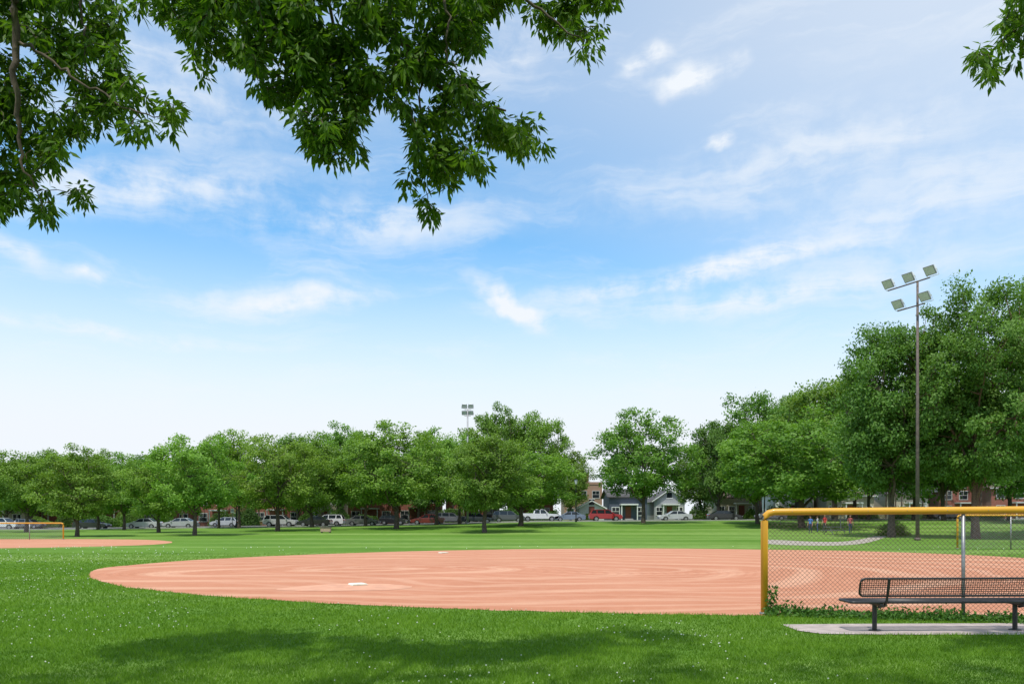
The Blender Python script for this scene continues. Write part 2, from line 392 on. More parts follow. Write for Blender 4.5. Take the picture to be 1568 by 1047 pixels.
T=[(0,40,692,56,84),(1,118,688,58,64),(2,190,698,54,95),(3,243,692,46,78),(0,298,670,68,68),(2,366,664,56,100),(4,425,673,70,82),
   (3,478,674,52,100),(1,523,655,50,126),(2,607,652,84,86),(0,668,664,56,100),(1,742,664,66,74),(1,762,628,50,128),(4,797,692,88,88),(1,824,636,50,128),
   (3,874,688,30,126),(2,985,632,76,94),(3,-30,705,50,90),(1,560,666,50,103),(0,704,668,52,104),(1,150,694,44,103),(0,335,676,42,103),
   (4,1228,636,114,82),(0,1160,650,60,90),(1,1278,580,78,98),(2,1330,610,66,104)]
for i,(k,px,top,hw,D) in enumerate(T): plant(mid[k],px,top,hw,D,i*1.7)
for i,(k,px,top,hw,D) in enumerate([(0,1072,688,38,126),(0,1100,648,42,112),(1,1165,606,72,122),(0,1220,608,54,126),(1,1545,600,80,95),(1,1445,600,80,98),(0,1400,610,74,102),(1,1600,650,70,88),(1,10,708,60,128),(0,455,670,44,128),(1,1650,560,80,70),(0,225,700,44,128),(0,90,700,44,128),(1,640,690,60,128),(1,1310,585,70,112)]):
    plant(dark[k],px,top,hw,D,i*2.1+.4)
plant(big[1],1365,504,82,62,.5); plant(big[0],1494,448,114,58,1.0); plant(big[0],1625,424,118,62,3.0)

# distant tree masses behind and between the houses
def mass(name,segs,mat):
    r=np.random.RandomState(9); pos=[];cen=[];szs=[]
    for px0,px1,top,D,zmin,jd,sz in segs:
        for i in range(int((px1-px0)/(9 if sz>1.7 else 5.5))):
            px=r.uniform(px0,px1); d=D+r.uniform(-jd,jd); x=(px-CX)/F*d
            zt=CH+(HY-top-r.normal(0,6)-7*math.sin(px*.045+D))/F*d; g=hroad(x)
            z=g+zmin+max(0,zt-g-zmin)*r.rand()**.7; cen.append((x,d,z)); szs.append(sz)
    cen=np.array(cen); szs=np.array(szs); n=len(cen)*90; ci=np.repeat(np.arange(len(cen)),90); d=unit(r.normal(size=(n,3)))
    off=d*(szs[ci]*r.rand(n)**.4)[:,None]; pos=cen[ci]+off; ls=.27*szs[ci]*r.uniform(.7,1.3,n)
    v,f=leaves(pos,r.normal(size=(n,3)),unit(d*.6+np.array([0,-.2,.8])+r.normal(0,.4,(n,3))),ls,ls*.6)
    tr=tubes([([(c[0],c[1],hroad(c[0])-.1),(c[0]+.2,c[1],c[2])],[.16,.05]) for c in cen[::7]],5)
    obj(name,npmesh(name,[(tr[0],tr[1],1,None),(v,f,0,np.clip(.5*r.rand(len(cen))[ci]+.5*r.rand(n),0,1))],[mat,M_BARK]))
mass('distant_trees',[(-400,130,716,165,1,6,2.0),(130,500,722,165,1,6,2.0),(500,862,715,168,1,6,2.0),(1040,1330,705,168,1,6,2.0),(1330,2000,685,165,1,6,2.0),
   (-300,868,712,127.5,5.2,2,1.25),(1045,1090,735,127.5,5.2,2,1.2),(1160,1800,700,127,5.2,2,1.25)],M_LEAFD)

def shrub(px,D,w,h,name='shrub',seed=0,mat=None):
    r=np.random.RandomState(seed); x=(px-CX)/F*D; g=hgt(x,D)
    n=int(1400*max(.5,w)); d=unit(r.normal(size=(n,3))); d[:,2]=np.abs(d[:,2])
    lump=1+.18*np.sin(d[:,0]*5+seed)*np.sin(d[:,1]*4+1)
    pos=d*(r.rand(n)**.3*lump)[:,None]*np.array([w/2,w*.25+.2,h]); ls=.13*(D/70)**.8*r.uniform(.7,1.3,n)
    v,f=leaves(pos,unit(r.normal(size=(n,3))+d),unit(d+r.normal(0,.4,(n,3))+np.array([0,0,.4])),ls,ls*.6)
    st=tubes([([(0,0,0),(w*.2*math.cos(a),w*.15*math.sin(a),h*.7)],[.03,.01]) for a in (0,1.3,2.6,4,5.2)],4)
    obj(name,npmesh(name,[(st[0],st[1],0,None),(v,f,1,r.rand(n))],[M_BARK,mat or M_LEAFD]),(x,D,g-.02))
for i,(px,D,w,h) in enumerate([(1368,66,2.7,1.25),(340,120.5,4,2.4),(375,121,5,3.4),(150,121,6,2.4),(560,122,4,1.6),(690,123,5,2.4),(845,124,3,1.6),(900,125,2.4,1.1),(1070,124,3.6,2.6),(1152,122,3,1.6),(1320,120,5,1.4),(1440,110,5,1.6),(250,122,4,2.2),(780,124,5,2.2),(470,124,3,2.0),(60,120,5,1.6),(1505,96,5,1.5),(1230,118,5,1.8),(200,122,5,3.0),(105,122,4,2.4),(520,123,4,2.6),(820,123,4,2.0),(1385,118,5,1.8),(1190,122,4,2.2)]):
    shrub(px,D,w,h,seed=i,mat=M_LEAFM if i%3==0 else M_LEAFD)

# ------------------------------------------------ overhanging foreground tree
def fg_tree():
    r=np.random.RandomState(17)
    polyA=[(-140,-60),(185,-60),(185,30),(180,105),(240,135),(270,170),(266,212),(215,208),(150,192),(110,212),(78,245),(105,275),(143,298),(118,308),(85,292),(82,338),(62,342),(42,300),(0,325),(-140,345)]
    polyB=[(196,-60),(206,10),(262,26),(275,65),(312,112),(335,72),(385,85),(395,130),(450,165),(490,236),(560,240),(545,178),(560,152),(610,165),(632,205),(618,285),(655,340),(688,284),(694,250),(752,260),(722,228),(748,210),(795,232),(836,224),(815,172),(780,150),(735,135),(712,85),(742,60),(735,10),(800,15),(850,50),(880,66),(905,104),(922,55),(908,15),(950,-5),(965,-60)]
    polyC=[(1486,50),(1505,55),(1540,25),(1540,-60),(1680,-60),(1680,110),(1572,75),(1520,117),(1490,92)]
    tb=[];NPl=[]
    fork=np.array([-4.2,-2.2,4.6])
    def limb(pts,r0,r1,wob=.03):
        pts=np.array(pts,float); q=[]
        for i in range(len(pts)-1):
            for t in np.linspace(0,1,7)[:-1]: q.append(pts[i]*(1-t)+pts[i+1]*t)
        q.append(pts[-1]); q=np.array(q)
        for _ in range(2): q[1:-1]=(q[:-2]+2*q[1:-1]+q[2:])/4
        q[1:-1]+=r.normal(0,wob,(len(q)-2,3))*.5; tb.append((q,np.linspace(r0,r1,len(q))))
        for a in q: NPl.append(a)
    trunk=[(-4.6,-3,0),(-4.5,-2.9,1.2),(-4.4,-2.6,3),(-4.2,-2.2,4.6),(-4.0,-1.8,6.5),(-3.8,-1.2,9),(-3.4,-.6,12)]
    tb.append((np.array(trunk,float),np.array([.46,.36,.33,.30,.22,.15,.06])))
    Pn=lambda a,b,d:P(a,b,d)
    limb([fork,(-3.5,1,6.8),(-3.0,4.5,7.4),Pn(480,-60,7.5),Pn(600,50,7.6),Pn(655,118,7.6),Pn(700,155,7.6),Pn(775,170,7.7)],.08,.009)
    limb([Pn(640,100,7.6),Pn(645,180,7.5),Pn(640,240,7.5),Pn(655,300,7.5)],.014,.004)
    limb([Pn(500,-40,7.5),Pn(515,60,7.9),Pn(505,150,8.0),Pn(522,205,8.0)],.020,.005)
    limb([Pn(480,-60,7.5),Pn(640,-50,7.1),Pn(780,-20,7.0),Pn(850,30,7.0),Pn(895,65,7.0)],.026,.005)
    limb([Pn(660,-50,7.1),Pn(690,30,7.0),Pn(680,80,7.0),Pn(700,110,7.0)],.016,.004)
    limb([(-3.0,4.5,7.4),Pn(350,-60,8.2),Pn(310,0,8.2),Pn(313,75,8.2)],.03,.005)
    limb([Pn(480,-60,7.5),Pn(440,20,7.8),Pn(410,80,7.8),Pn(450,135,7.8)],.020,.005)
    limb([fork,(-5,2,6.6),(-5.4,5,7.0),Pn(30,-60,7.2),Pn(22,60,7.3),Pn(25,160,7.3),Pn(30,240,7.3),Pn(60,300,7.3)],.07,.005)
    limb([Pn(22,60,7.3),Pn(90,100,7.3),Pn(160,150,7.2),Pn(235,180,7.1)],.018,.005)
    limb([Pn(30,-60,7.2),Pn(120,-20,7.6),Pn(130,60,7.6),Pn(130,120,7.6)],.018,.005)
    limb([Pn(30,-60,7.2),Pn(-60,60,6.9),Pn(-60,200,6.9),Pn(-30,290,6.9)],.018,.005)
    limb([(-3.8,-1.2,9),(0,1,10),(3.5,4,8.5),Pn(1640,-60,8),Pn(1580,20,8),Pn(1520,80,8)],.07,.005)
    nvis=len(NPl)
    for q in [[fork,(-1,0,8),(1,1,8.6),(2.5,2.5,8.2)],[(-4,-1.8,6.5),(-7,0,8.5),(-9,1,8.8)],[(-3.8,-1.2,9),(-3,1,10.5),(-1,3,10.6)],[(-4,-1.8,6.5),(-1,-3,9),(3,-3,10)],[(-4,-1.8,6.5),(-7,-5,9),(-9,-6,9)],[(-3.8,-1.2,9),(2,-1,11),(7,0,10.5)],[(-3.8,-1.2,9),(-6,1,10.5),(-7,4,10.5)]]:
        limb(q,.07,.02,.08)
    sp=[]
    for poly,cnt in ((polyA,600),(polyB,920),(polyC,130)):
        pl=np.array(poly,float); x0,y0=pl.min(0);x1,y1=pl.max(0); c=0
        while c<cnt:
            a=r.uniform(x0,x1,400);b=r.uniform(y0,y1,400); k=inpoly(a,b,pl)
            gate=np.sin(a*.045+1)*np.sin(b*.05+.4)+.5*np.sin(a*.021-b*.03)
            k&=(gate>-.36)|(r.rand(400)<.22)
            for px,py in zip(a[k],b[k]):
                base=7.5+.5*math.sin(px*.008+1)+r.normal(0,.26); sp.append(P(px,py,base)); c+=1
                if c>=cnt: break
    sp=np.array(sp)
    cur=np.array(NPl[:nvis]); best=np.array([np.min(np.linalg.norm(cur-c,axis=1)) for c in sp]); src=[cur[int(np.argmin(np.linalg.norm(cur-c,axis=1)))] for c in sp]
    done=np.zeros(len(sp),bool)
    for _ in range(len(sp)):
        bb=np.where(done,1e9,best); i=int(np.argmin(bb)); done[i]=True; c=sp[i]; s0=np.array(src[i])
        m=s0*.5+c*.5+np.array([0,0,.03])+r.normal(0,.015,3)
        tb.append(([s0,m,c],[.0045,.0038,.003]))
        dd=np.linalg.norm(sp-c,axis=1); up_=(dd<best)&~done
        best[up_]=dd[up_]
        for j in np.nonzero(up_)[0]: src[j]=c
    up=[]  # unseen crown above the view, added and spread to shade the near lawn
    while len(up)<3200:
        p=np.array([r.uniform(-11,11),r.uniform(-6,6.2),r.uniform(6.4,11)])
        lim=CH+.672*max(0,p[1])+.75
        if p[2]<lim: continue
        if p[1]>3.5 and r.rand()<(p[1]-3.5)/3.6: continue
        up.append(p)
    up=np.array(up)
    blocks=[]
    for centres,nl,L0,rad in ((sp,27,.104,.19),(up,22,.16,.40)):
        n=len(centres)*nl; ci=np.repeat(np.arange(len(centres)),nl)
        d=r.normal(size=(n,3)); d[:,2]=d[:,2]*.7-.35; d=unit(d)
        stem=r.rand(n)
        pos=centres[ci]+d*(rad*.5*r.rand(n))[:,None]+np.stack([0*stem,0*stem,.05-.12*stem],1)
        ax=unit(d+np.array([0,0,-.55])+r.normal(0,.25,(n,3))); nr=unit(np.array([0,0,1.0])+r.normal(0,.45,(n,3)))
        ls=L0*r.uniform(.65,1.25,n)
        v,f=leaves(pos,ax,nr,ls,ls*.37,.12)
        blocks.append((v,f,1,np.clip(.3*r.rand(len(centres))[ci]+.6*r.rand(n)+.05,0,1)))
    tv_,tf_=tubes(tb,6)
    obj('overhanging_tree',npmesh('overhanging_tree',[(tv_,tf_,0,None)]+blocks,[M_BARK,M_LEAFF],(0,)))
fg_tree()

# ------------------------------------------------ chain-link fences
def fence(name,p0,p1,h0,h1,posts,wr,sp,rail_r,post_r,mrail,mpost0,mwire,midrail=None):
    p0=np.array(p0,float);p1=np.array(p1,float); e=empty(name,(p0[0],p0[1],0),math.atan2(p1[1]-p0[1],p1[0]-p0[0]))
    L=np.linalg.norm(p1-p0); H=lambda s:h0+(h1-h0)*s/L
    m=MB(); c=.16
    m.tube([(0,0,-.05),(0,0,h0-c),(.02,0,h0-c*.45),(.07,0,h0-.025),(c,0,h0)]+[(s,0,H(s)) for s in np.linspace(.6,L,6)],rail_r,10)
    m.obj('top_rail',[mrail],e,smooth=True)
    m=MB()
    for s in posts: m.tube([(s,.0,-.05),(s,.0,H(s)-rail_r)],post_r,8)
    m.cyl((0,0,.02),rail_r*1.3,.04); m.obj('posts',[mpost0],e,smooth=True)
    t=[]; n=int((L+h1)/sp)+2
    def clip(xa,za,xb,zt):
        if xa>xb: xa,za,xb,zt=xb,zt,xa,za
        if xb<=0.01 or xa>=L-.01: return None
        if xa<0: za+= (zt-za)*(-xa)/(xb-xa); xa=0
        if xb>L: zt=za+(zt-za)*(L-xa)/(xb-xa); xb=L
        return xa,za,xb,zt
    for i in range(n):
        for sg in (1,-1):
            zb=.04; zt=h0-rail_r*.5; xa=i*sp-(h1 if sg>0 else 0); xb=xa+sg*(zt-zb)
            q=clip(xa,zb,xb,zt)
            if q is None: continue
            t.append(([(q[0],.012+sg*wr,q[1]),(q[2],.012+sg*wr,q[3])],[wr,wr]))
    v,f=tubes(t,4); obj('wire_mesh',npmesh('wire_mesh',[(v,f,0,None)],[mwire],(0,)),(0,0,0),e)
    m=MB()
    for s in np.arange(.45,L,.6): m.tube([(s,0,H(s)-rail_r*1.06),(s,-rail_r*1.06,H(s)),(s,0,H(s)+rail_r*1.06),(s,rail_r*1.06,H(s)),(s,0,H(s)-rail_r*1.06)],.004,4)
    m.obj('wire_ties',[mpost0],e)
    return e
f0=np.array([4.37,13.3]); f1=np.array([12.1,11.4]); L=float(np.linalg.norm(f1-f0))
fence('chain_link_fence',f0,f1,1.775,1.83,[3.10,6.3],.0026,.075,.062,.030,M_YEL,M_STEEL,M_WIRE,None)
g0=np.array([(1466-CX)/F*40,40]); fence('chain_link_fence',g0,g0+np.array([14,-5]),1.75,1.75,[2.4,5,7.6,10.2],.004,.12,.05,.035,M_YEL,M_STEEL,M_STEEL)
g1=np.array([(97-CX)/F*56,56.0]); fence('chain_link_fence',g1,g1+np.array([-14,-.6]),1.2,1.2,[2.4,4.8,7.2,9.6,12],.005,.14,.05,.03,M_YEL,M_STEEL,M_STEEL)
g2=np.array([(1195-CX)/F*88,88.0]); fence('chain_link_fence',g2,g2+np.array([9,0]),1.3,1.3,[2.4,4.8,7.2],.005,.16,.03,.03,M_STEEL,M_STEEL,M_STEEL)

# weeds along the fence
r=np.random.RandomState(4)
n=9500; s=r.rand(n)*L; dirv=(f1-f0)/L; nv=np.array([-dirv[1],dirv[0]])
cl=.5+.5*np.sin(s*5.1)*np.sin(s*2.3+1); off=r.normal(-.04,.12,n)
xy=f0[None]+dirv[None]*s[:,None]+nv[None]*off[:,None]
z=np.abs(r.normal(0,.065,n))*(.5+1.1*cl)*(1-np.minimum(1,np.abs(off)/.4))+.015
pos=np.column_stack([xy,z])
nb=300; vz=r.rand(nb)**1.3*.46; vb=np.column_stack([f0[0]+.10+r.normal(0,.06,nb),f0[1]-.02+r.normal(0,.05,nb),vz])
pos=np.concatenate([pos,vb]); n=len(pos); ls=.055*r.uniform(.6,1.4,n)
v,f=leaves(pos,unit(r.normal(size=(n,3))+np.array([0,-.3,.5])),unit(r.normal(size=(n,3))*.6+np.array([0,-.4,.8])),ls,ls*.6)
obj('weeds',npmesh('weeds',[(v,f,0,r.rand(n))],[M_WEED]))

# ------------------------------------------------ park bench
def bench():
    e=empty('park_bench',(4.93,11.15,0),.03)
    Lb=3.05
    m=MB(); zb,zt=.545,.80; x0,x1=.10,Lb-.10; rc=.06; lean=lambda z:-(z-.45)*.22
    loop=[]
    for cxx,czz,a0 in ((x1-rc,zt-rc,0),(x0+rc,zt-rc,90),(x0+rc,zb+rc,180),(x1-rc,zb+rc,270)):
        for k in range(5):
            a=math.radians(a0+k*22.5); zz=czz+rc*math.sin(a); loop.append((cxx+rc*math.cos(a),lean(zz),zz))
    loop.append(loop[0]); m.tube(loop,.016,8)
    for z in np.linspace(zb+.03,zt-.03,7): m.tube([(x0+.01,lean(z),z),(x1-.01,lean(z),z)],.0052,5)
    m.obj('backrest_frame',[M_BLACK],e,smooth=True)
    m=MB()
    for x in np.arange(x0+.03,x1-.02,.034): m.tube([(x,lean(zb)+.004,zb+.01),(x,lean(zt)+.004,zt-.01)],.0042,4)
    m.obj('backrest_mesh',[M_BLACK],e)
    m=MB(); d0,d1=.0,.42; zs=.45
    loop=[]
    for cxx,cyy,a0 in ((Lb-rc,d1-rc,0),(rc,d1-rc,90),(rc,d0+rc,180),(Lb-rc,d0+rc,270)):
        for k in range(5):
            a=math.radians(a0+k*22.5); loop.append((cxx+rc*math.cos(a),cyy+rc*math.sin(a),zs))
    loop.append(loop[0]); m.tube(loop,.02,8)
    for y in np.linspace(d0+.03,d1-.03,11): m.tube([(.01,y,zs+.005),(Lb-.01,y,zs+.005)],.007,5)
    m.obj('seat_frame',[M_BLACK],e,smooth=True)
    m=MB()
    for x in np.arange(.04,Lb-.02,.04): m.tube([(x,.01,zs),(x,d1-.01,zs)],.005,4)
    m.obj('seat_mesh',[M_BLACK],e)
    for i,xl in enumerate((.44,2.56)):
        m=MB()
        m.tube([(xl,.20,0),(xl,.20,.40)],.034,12)
        m.box(xl-.028,xl+.028,-.02,.42,.39,.428)
        m.cyl((xl,.20,.012),.085,.024,n=20)
        m.tube([(xl+.06,.20,.36),(xl+.06,.02,.40),(xl+.06,-.03,.47),(xl+.06,lean(.62)-.035,.62),(xl+.06,lean(.80)-.03,.805)],.022,8)
        m.obj('leg_%d'%(i+1),[M_BLACK],e,smooth=False,bevel=.004)
bench()

# bases
for i,(px,py,s,hh) in enumerate([(548,895.5,.40,.035),(679,846.5,.38,.03)]):
    x,y=G(px,py); m=MB(); m.prism([(-s/2,0),(s/2,0),(s/2*.86,hh),(-s/2*.86,hh)],-s/2,s/2); m.obj('base_plate',[M_FLOWER],None,(x,y,.012),.008,.5)
x,y=G(535,899)
sheet('worn_patch',smooth_poly([(x-1.6,y-.5),(x-.6,y-.9),(x+1,y-.7),(x+1.5,y+.1),(x+.6,y+.9),(x-.8,y+.7)],6,.02),.010,simple('pale_clay',(.60,.30,.185),.95,0,.14,3))

# ------------------------------------------------ floodlight poles
def flood(e,x,y,z,az,s=.62):
    m=MB(); m.prism([(-s*.5,-s*.42),(s*.5,-s*.42),(s*.5,s*.42),(-s*.5,s*.42)],-.04,.04,0)
    m.prism([(-s*.44,-s*.36),(s*.44,-s*.36),(s*.44,s*.36),(-s*.44,s*.36)],-.055,-.041,1)
    b=len(m.v); q=[(-s*.48,.041,-s*.4),(s*.48,.041,-s*.4),(s*.48,.041,s*.4),(-s*.48,.041,s*.4),(-s*.2,.45,-s*.18),(s*.2,.45,-s*.18),(s*.2,.45,s*.18),(-s*.2,.45,s*.18)]
    m.v+=q
    for f in ((0,1,5,4),(1,2,6,5),(2,3,7,6),(3,0,4,7),(4,5,6,7),(0,3,2,1)): m.f.append(tuple(b+i for i in f)); m.m.append(2)
    m.tube([(-s*.55,.1,0),(-s*.55,.1,-s*.6),(s*.55,.1,-s*.6),(s*.55,.1,0)],.025,5,2)
    o=m.obj('floodlight',[M_GREYM,M_LAMPG,M_WHITE],e,(x,y,z)); o.rotation_euler=(.62,0,az)
def pole(px,D,ztop,r0,r1,mat,arms,name='floodlight_pole'):
    x=(px-CX)/F*D; g=hgt(x,D); e=empty(name,(x,D,g)); H=ztop-g
    m=MB(); m.tube([(0,0,-.1),(0,0,H*.5),(0,0,H)],[r0,(r0+r1)/2,r1],12); m.cyl((0,0,.1),r0*1.5,.2,n=12); m.obj('pole',[mat],e,smooth=True)
    m=MB(); 
    for z,a,b,n,az,s in arms:
        a=np.array(a);b=np.array(b)
        m.tube([(a[0],a[1],H-z),(b[0],b[1],H-z)],.05,6)
        for k in range(n):
            q=a+(b-a)*(k/(n-1)); flood(e,q[0],q[1],H-z+s*.62,az,s)
    m.obj('crossarms',[mat],e)
pole(1405,54,18.2,.135,.075,M_RUST,[(0.2,(-1.3,1.6),(.05,-1.5),3,-1.15,.78),(1.8,(-.85,1.1),(.0,-.9),2,-1.15,.78)])
pole(716,100,15.6,.14,.09,M_GREYM,[(0.0,(-.42,0),(.42,0),2,.1,.66),(.85,(-.42,0),(.42,0),2,-.1,.66)])
# ------------------------------------------------ street lamps, signs, hoop
def street_lamp(px,D,h):
    x=(px-CX)/F*D; e=empty('street_lamp',(x,D,hgt(x,D))); m=MB()
    m.tube([(0,0,0),(0,0,.5),(0,0,.6),(0,0,h-.7)],[.16,.14,.08,.06],10); m.cyl((0,0,h-.68),.14,.08); m.cyl((0,0,h-.02),.24,.06,r2=.08); m.cyl((0,0,h+.07),.04,.14); m.obj('post',[M_BLACK],e)
    m=MB(); m.cyl((0,0,h-.35),.13,.58,r2=.22,n=8); m.obj('lantern',[M_LAMPG],e)
street_lamp(882,103,5.7); street_lamp(362,104,5.2); street_lamp(1222,104,5.4)
def signpost(px,D,h,mat,w=.45,hh=.6,name='park_sign'):
    x=(px-CX)/F*D; e=empty(name,(x,D,hgt(x,D))); m=MB(); m.tube([(0,0,0),(0,0,h)],.035,6); m.obj('post',[M_STEEL],e)
    m=MB(); m.box(-w/2,w/2,-.06,-.04,h-hh,h); m.obj('panel',[mat],e,bevel=.005)
    m=MB(); m.box(-w*.38,w*.38,-.066,-.061,h-hh*.45,h-hh*.3); m.box(-w*.38,w*.38,-.066,-.061,h-hh*.7,h-hh*.58); m.obj('lettering',[M_BLACK],e)
signpost(356,101,2.6,M_WHITE); signpost(1190,100,2.4,M_WHITE)
x=(499-CX)/F*75; e=empty('utility_box',(x,75,hgt(x,75))); M_TAN=simple('tan_panel',(.42,.30,.20),.7); m=MB(); m.box(-.5,.5,-.2,.2,.10,.52); m.obj('cabinet',[M_TAN],e,bevel=.03); m=MB(); m.box(-.56,.56,-.25,.25,.521,.58); m.box(-.45,-.33,-.15,.15,0,.099); m.box(.33,.45,-.15,.15,0,.099); m.obj('lid_and_feet',[M_RUST],e)
def hoop(px,D):
    x=(px-CX)/F*D; e=empty('basketball_hoop',(x,D,hgt(x,D)),.5); m=MB()
    m.tube([(0,0,0),(0,0,2.7),(.12,0,3.05),(.5,0,3.3),(1.0,0,3.3)],.06,8); m.obj('pole',[M_STEEL],e)
    m=MB(); m.box(1.0,1.05,-.9,.9,2.9,4.0); m.obj('backboard',[M_WHITE],e,bevel=.02)
    m=MB(); m.tube([(1.35+.23*math.cos(a),.23*math.sin(a),3.05) for a in np.linspace(0,6.283,17)],.012,5); m.obj('rim',[simple('rim_orange',(.5,.12,.02))],e)
hoop(1287,80)
def table(px,D):
    x=(px-CX)/F*D; e=empty('picnic_table',(x,D,0),.2); m=MB()
    m.box(-.9,.9,-.38,.38,.72,.76); m.box(-.9,.9,-.8,-.54,.43,.47); m.box(-.9,.9,.54,.8,.43,.47); m.obj('top_and_seats',[M_STEEL],e,bevel=.01)
    m=MB()
    for s in (-.6,.6):
        m.tube([(s,-.75,0),(s,-.2,.72)],.03,6); m.tube([(s,.75,0),(s,.2,.72)],.03,6); m.tube([(s,-.7,.41),(s,.7,.41)],.03,6)
    m.obj('frame',[M_STEEL],e)
table(1278,69)

# ------------------------------------------------ cars
CARI=[0]
def car(px,kind,col,D,name,flip=False):
    x=(px-CX)/F*D; CARI[0]+=1
    e=empty(name,(x,D,hroad(x)+.02),math.pi if flip else 0)
    mp=paint('car_paint_%d'%CARI[0],col,.3,.8)
    W=.9
    if kind=='sedan':
        top=[(2.3,.32),(2.36,.5),(2.28,.68),(2.0,.77),(1.1,.93),(-.2,.97),(-1.55,1.0),(-2.2,.97),(-2.33,.8),(-2.34,.4),(-2.25,.27)]
        gh=[(1.12,.9),(.42,1.36),(.0,1.43),(-.7,1.43),(-1.05,1.36),(-1.72,.96)]; wx=(1.42,-1.4); wr=.32; pill=[-.22]
    elif kind=='suv':
        top=[(2.25,.38),(2.33,.6),(2.26,.85),(2.05,.96),(1.15,1.06),(-1,1.1),(-2.2,1.1),(-2.33,.9),(-2.33,.45),(-2.2,.33)]
        gh=[(1.15,1.03),(.55,1.55),(.2,1.64),(-1.7,1.66),(-1.98,1.58),(-2.25,1.07)]; wx=(1.4,-1.38); wr=.36; pill=[-.15,-1.25]
    elif kind=='hatch':
        top=[(2.0,.32),(2.08,.5),(2.0,.72),(1.75,.82),(1.0,.95),(-1.2,1.0),(-2.0,1.0),(-2.08,.8),(-2.05,.4),(-1.95,.28)]
        gh=[(1.05,.92),(.4,1.38),(0,1.47),(-1.3,1.46),(-1.6,1.38),(-1.98,.98)]; wx=(1.25,-1.25); wr=.31; pill=[-.2,-1.15]
    else:
        top=[(2.75,.42),(2.85,.65),(2.8,1.0),(2.5,1.1),(1.35,1.16),(-.9,1.18),(-.92,1.2),(-2.82,1.2),(-2.87,.9),(-2.87,.55),(-2.7,.42)]
        gh=[(1.35,1.13),(.75,1.72),(.45,1.8),(-.6,1.8),(-.75,1.74),(-.88,1.15)]; wx=(1.8,-1.75); wr=.39; pill=[.1]
    zb=top[0][1]*.85; ar=wr*1.16
    prof=list(top)+[(-abs(wx[1])-ar-.02,zb)]
    prof+=[(wx[1]+ar*math.cos(a),zb+ar*1.0*math.sin(a)) for a in np.linspace(math.pi,0,9)]
    prof+=[(wx[0]+ar*math.cos(a),zb+ar*1.0*math.sin(a)) for a in np.linspace(math.pi,0,9)]
    m=MB(); m.prism(prof,-W,W); m.obj('body',[mp],e,bevel=.05)
    zt=max(p[1] for p in gh); z0=min(p[1] for p in gh)
    sc=lambda z:.93-.17*(z-z0)/(zt-z0)
    m=MB(); m.prism([(a,b,sc(b)) for a,b in gh],-W,W); m.obj('windows',[M_GLASS],e)
    m=MB(); tp=[g for g in gh if g[1]>zt-.13]; xs_=[g[0] for g in tp]
    m.prism([(max(xs_)-.02,zt-.055,.80),(tp[1][0] if len(tp)>1 else 0,zt-.0,.79),(min(xs_)+.3,zt+.012,.79),(min(xs_)+.02,zt-.055,.80)],-W,W)
    def pil(xa,za,xb,zb_,w=.05):
        for s in (-1,1):
            ya=s*(W*sc(za)+.008); yb=s*(W*sc(zb_)+.008)
            m.poly([(xa-w,ya,za),(xa+w,ya,za),(xb+w,yb,zb_),(xb-w,yb,zb_)])
    pil(gh[0][0]-.03,gh[0][1],gh[1][0]-.03,gh[1][1]); pil(gh[1][0]-.03,gh[1][1],gh[2][0],gh[2][1]-.02); pil(gh[-1][0]+.05,gh[-1][1]+.01,gh[-2][0]+.04,gh[-2][1],.07)
    for q in pill: pil(q,z0+.01,q-.03,zt-.03,.045)
    m.obj('roof_and_pillars',[mp],e)
    m=MB()
    for wxx in wx:
        for s in (-1,1):
            m.cyl((wxx,s*(W-.1),wr),wr,.2,'y',20,0); m.cyl((wxx,s*(W-.0+.004),wr),wr*.62,.02,'y',12,1)
    m.obj('wheels',[M_TIRE,M_HUB],e)
    m=MB(); xf=top[1][0]; xr=top[-2][0]; zl=top[2][1]-.06
    for s in (-1,1):
        m.box(xf-.14,xf+.012,s*.62-.2,s*.62+.2,zl-.1,zl+.02,0); m.box(xr-.03,xr+.12,s*.68-.16,s*.68+.16,top[-3][1]-.12,top[-3][1]+.06,1)
        m.box(.95,1.1,s*(W+.09)-.08,s*(W+.09)+.08,z0+.05,z0+.17,2)
    m.box(xf-.1,xf+.015,-.36,.36,zl-.12,zl-.02,3); m.box(wx[1]+ar,wx[0]-ar,-W-.008,-W+.01,zb+.02,zb+.07,3)
    m.obj('lamps_mirrors_trim',[M_LAMPG,M_TAIL,mp,M_BLACK],e)
    if kind=='pickup':
        m=MB(); m.box(-2.7,-1.0,-.72,.72,1.195,1.206); m.obj('bed_liner',[M_BLACK],e)
silver=(.50,.51,.52); white=(.75,.75,.75); blk=(.018,.018,.02); grey=(.14,.145,.15); red=(.36,.012,.015); dred=(.20,.016,.018); blue=(.18,.23,.30)
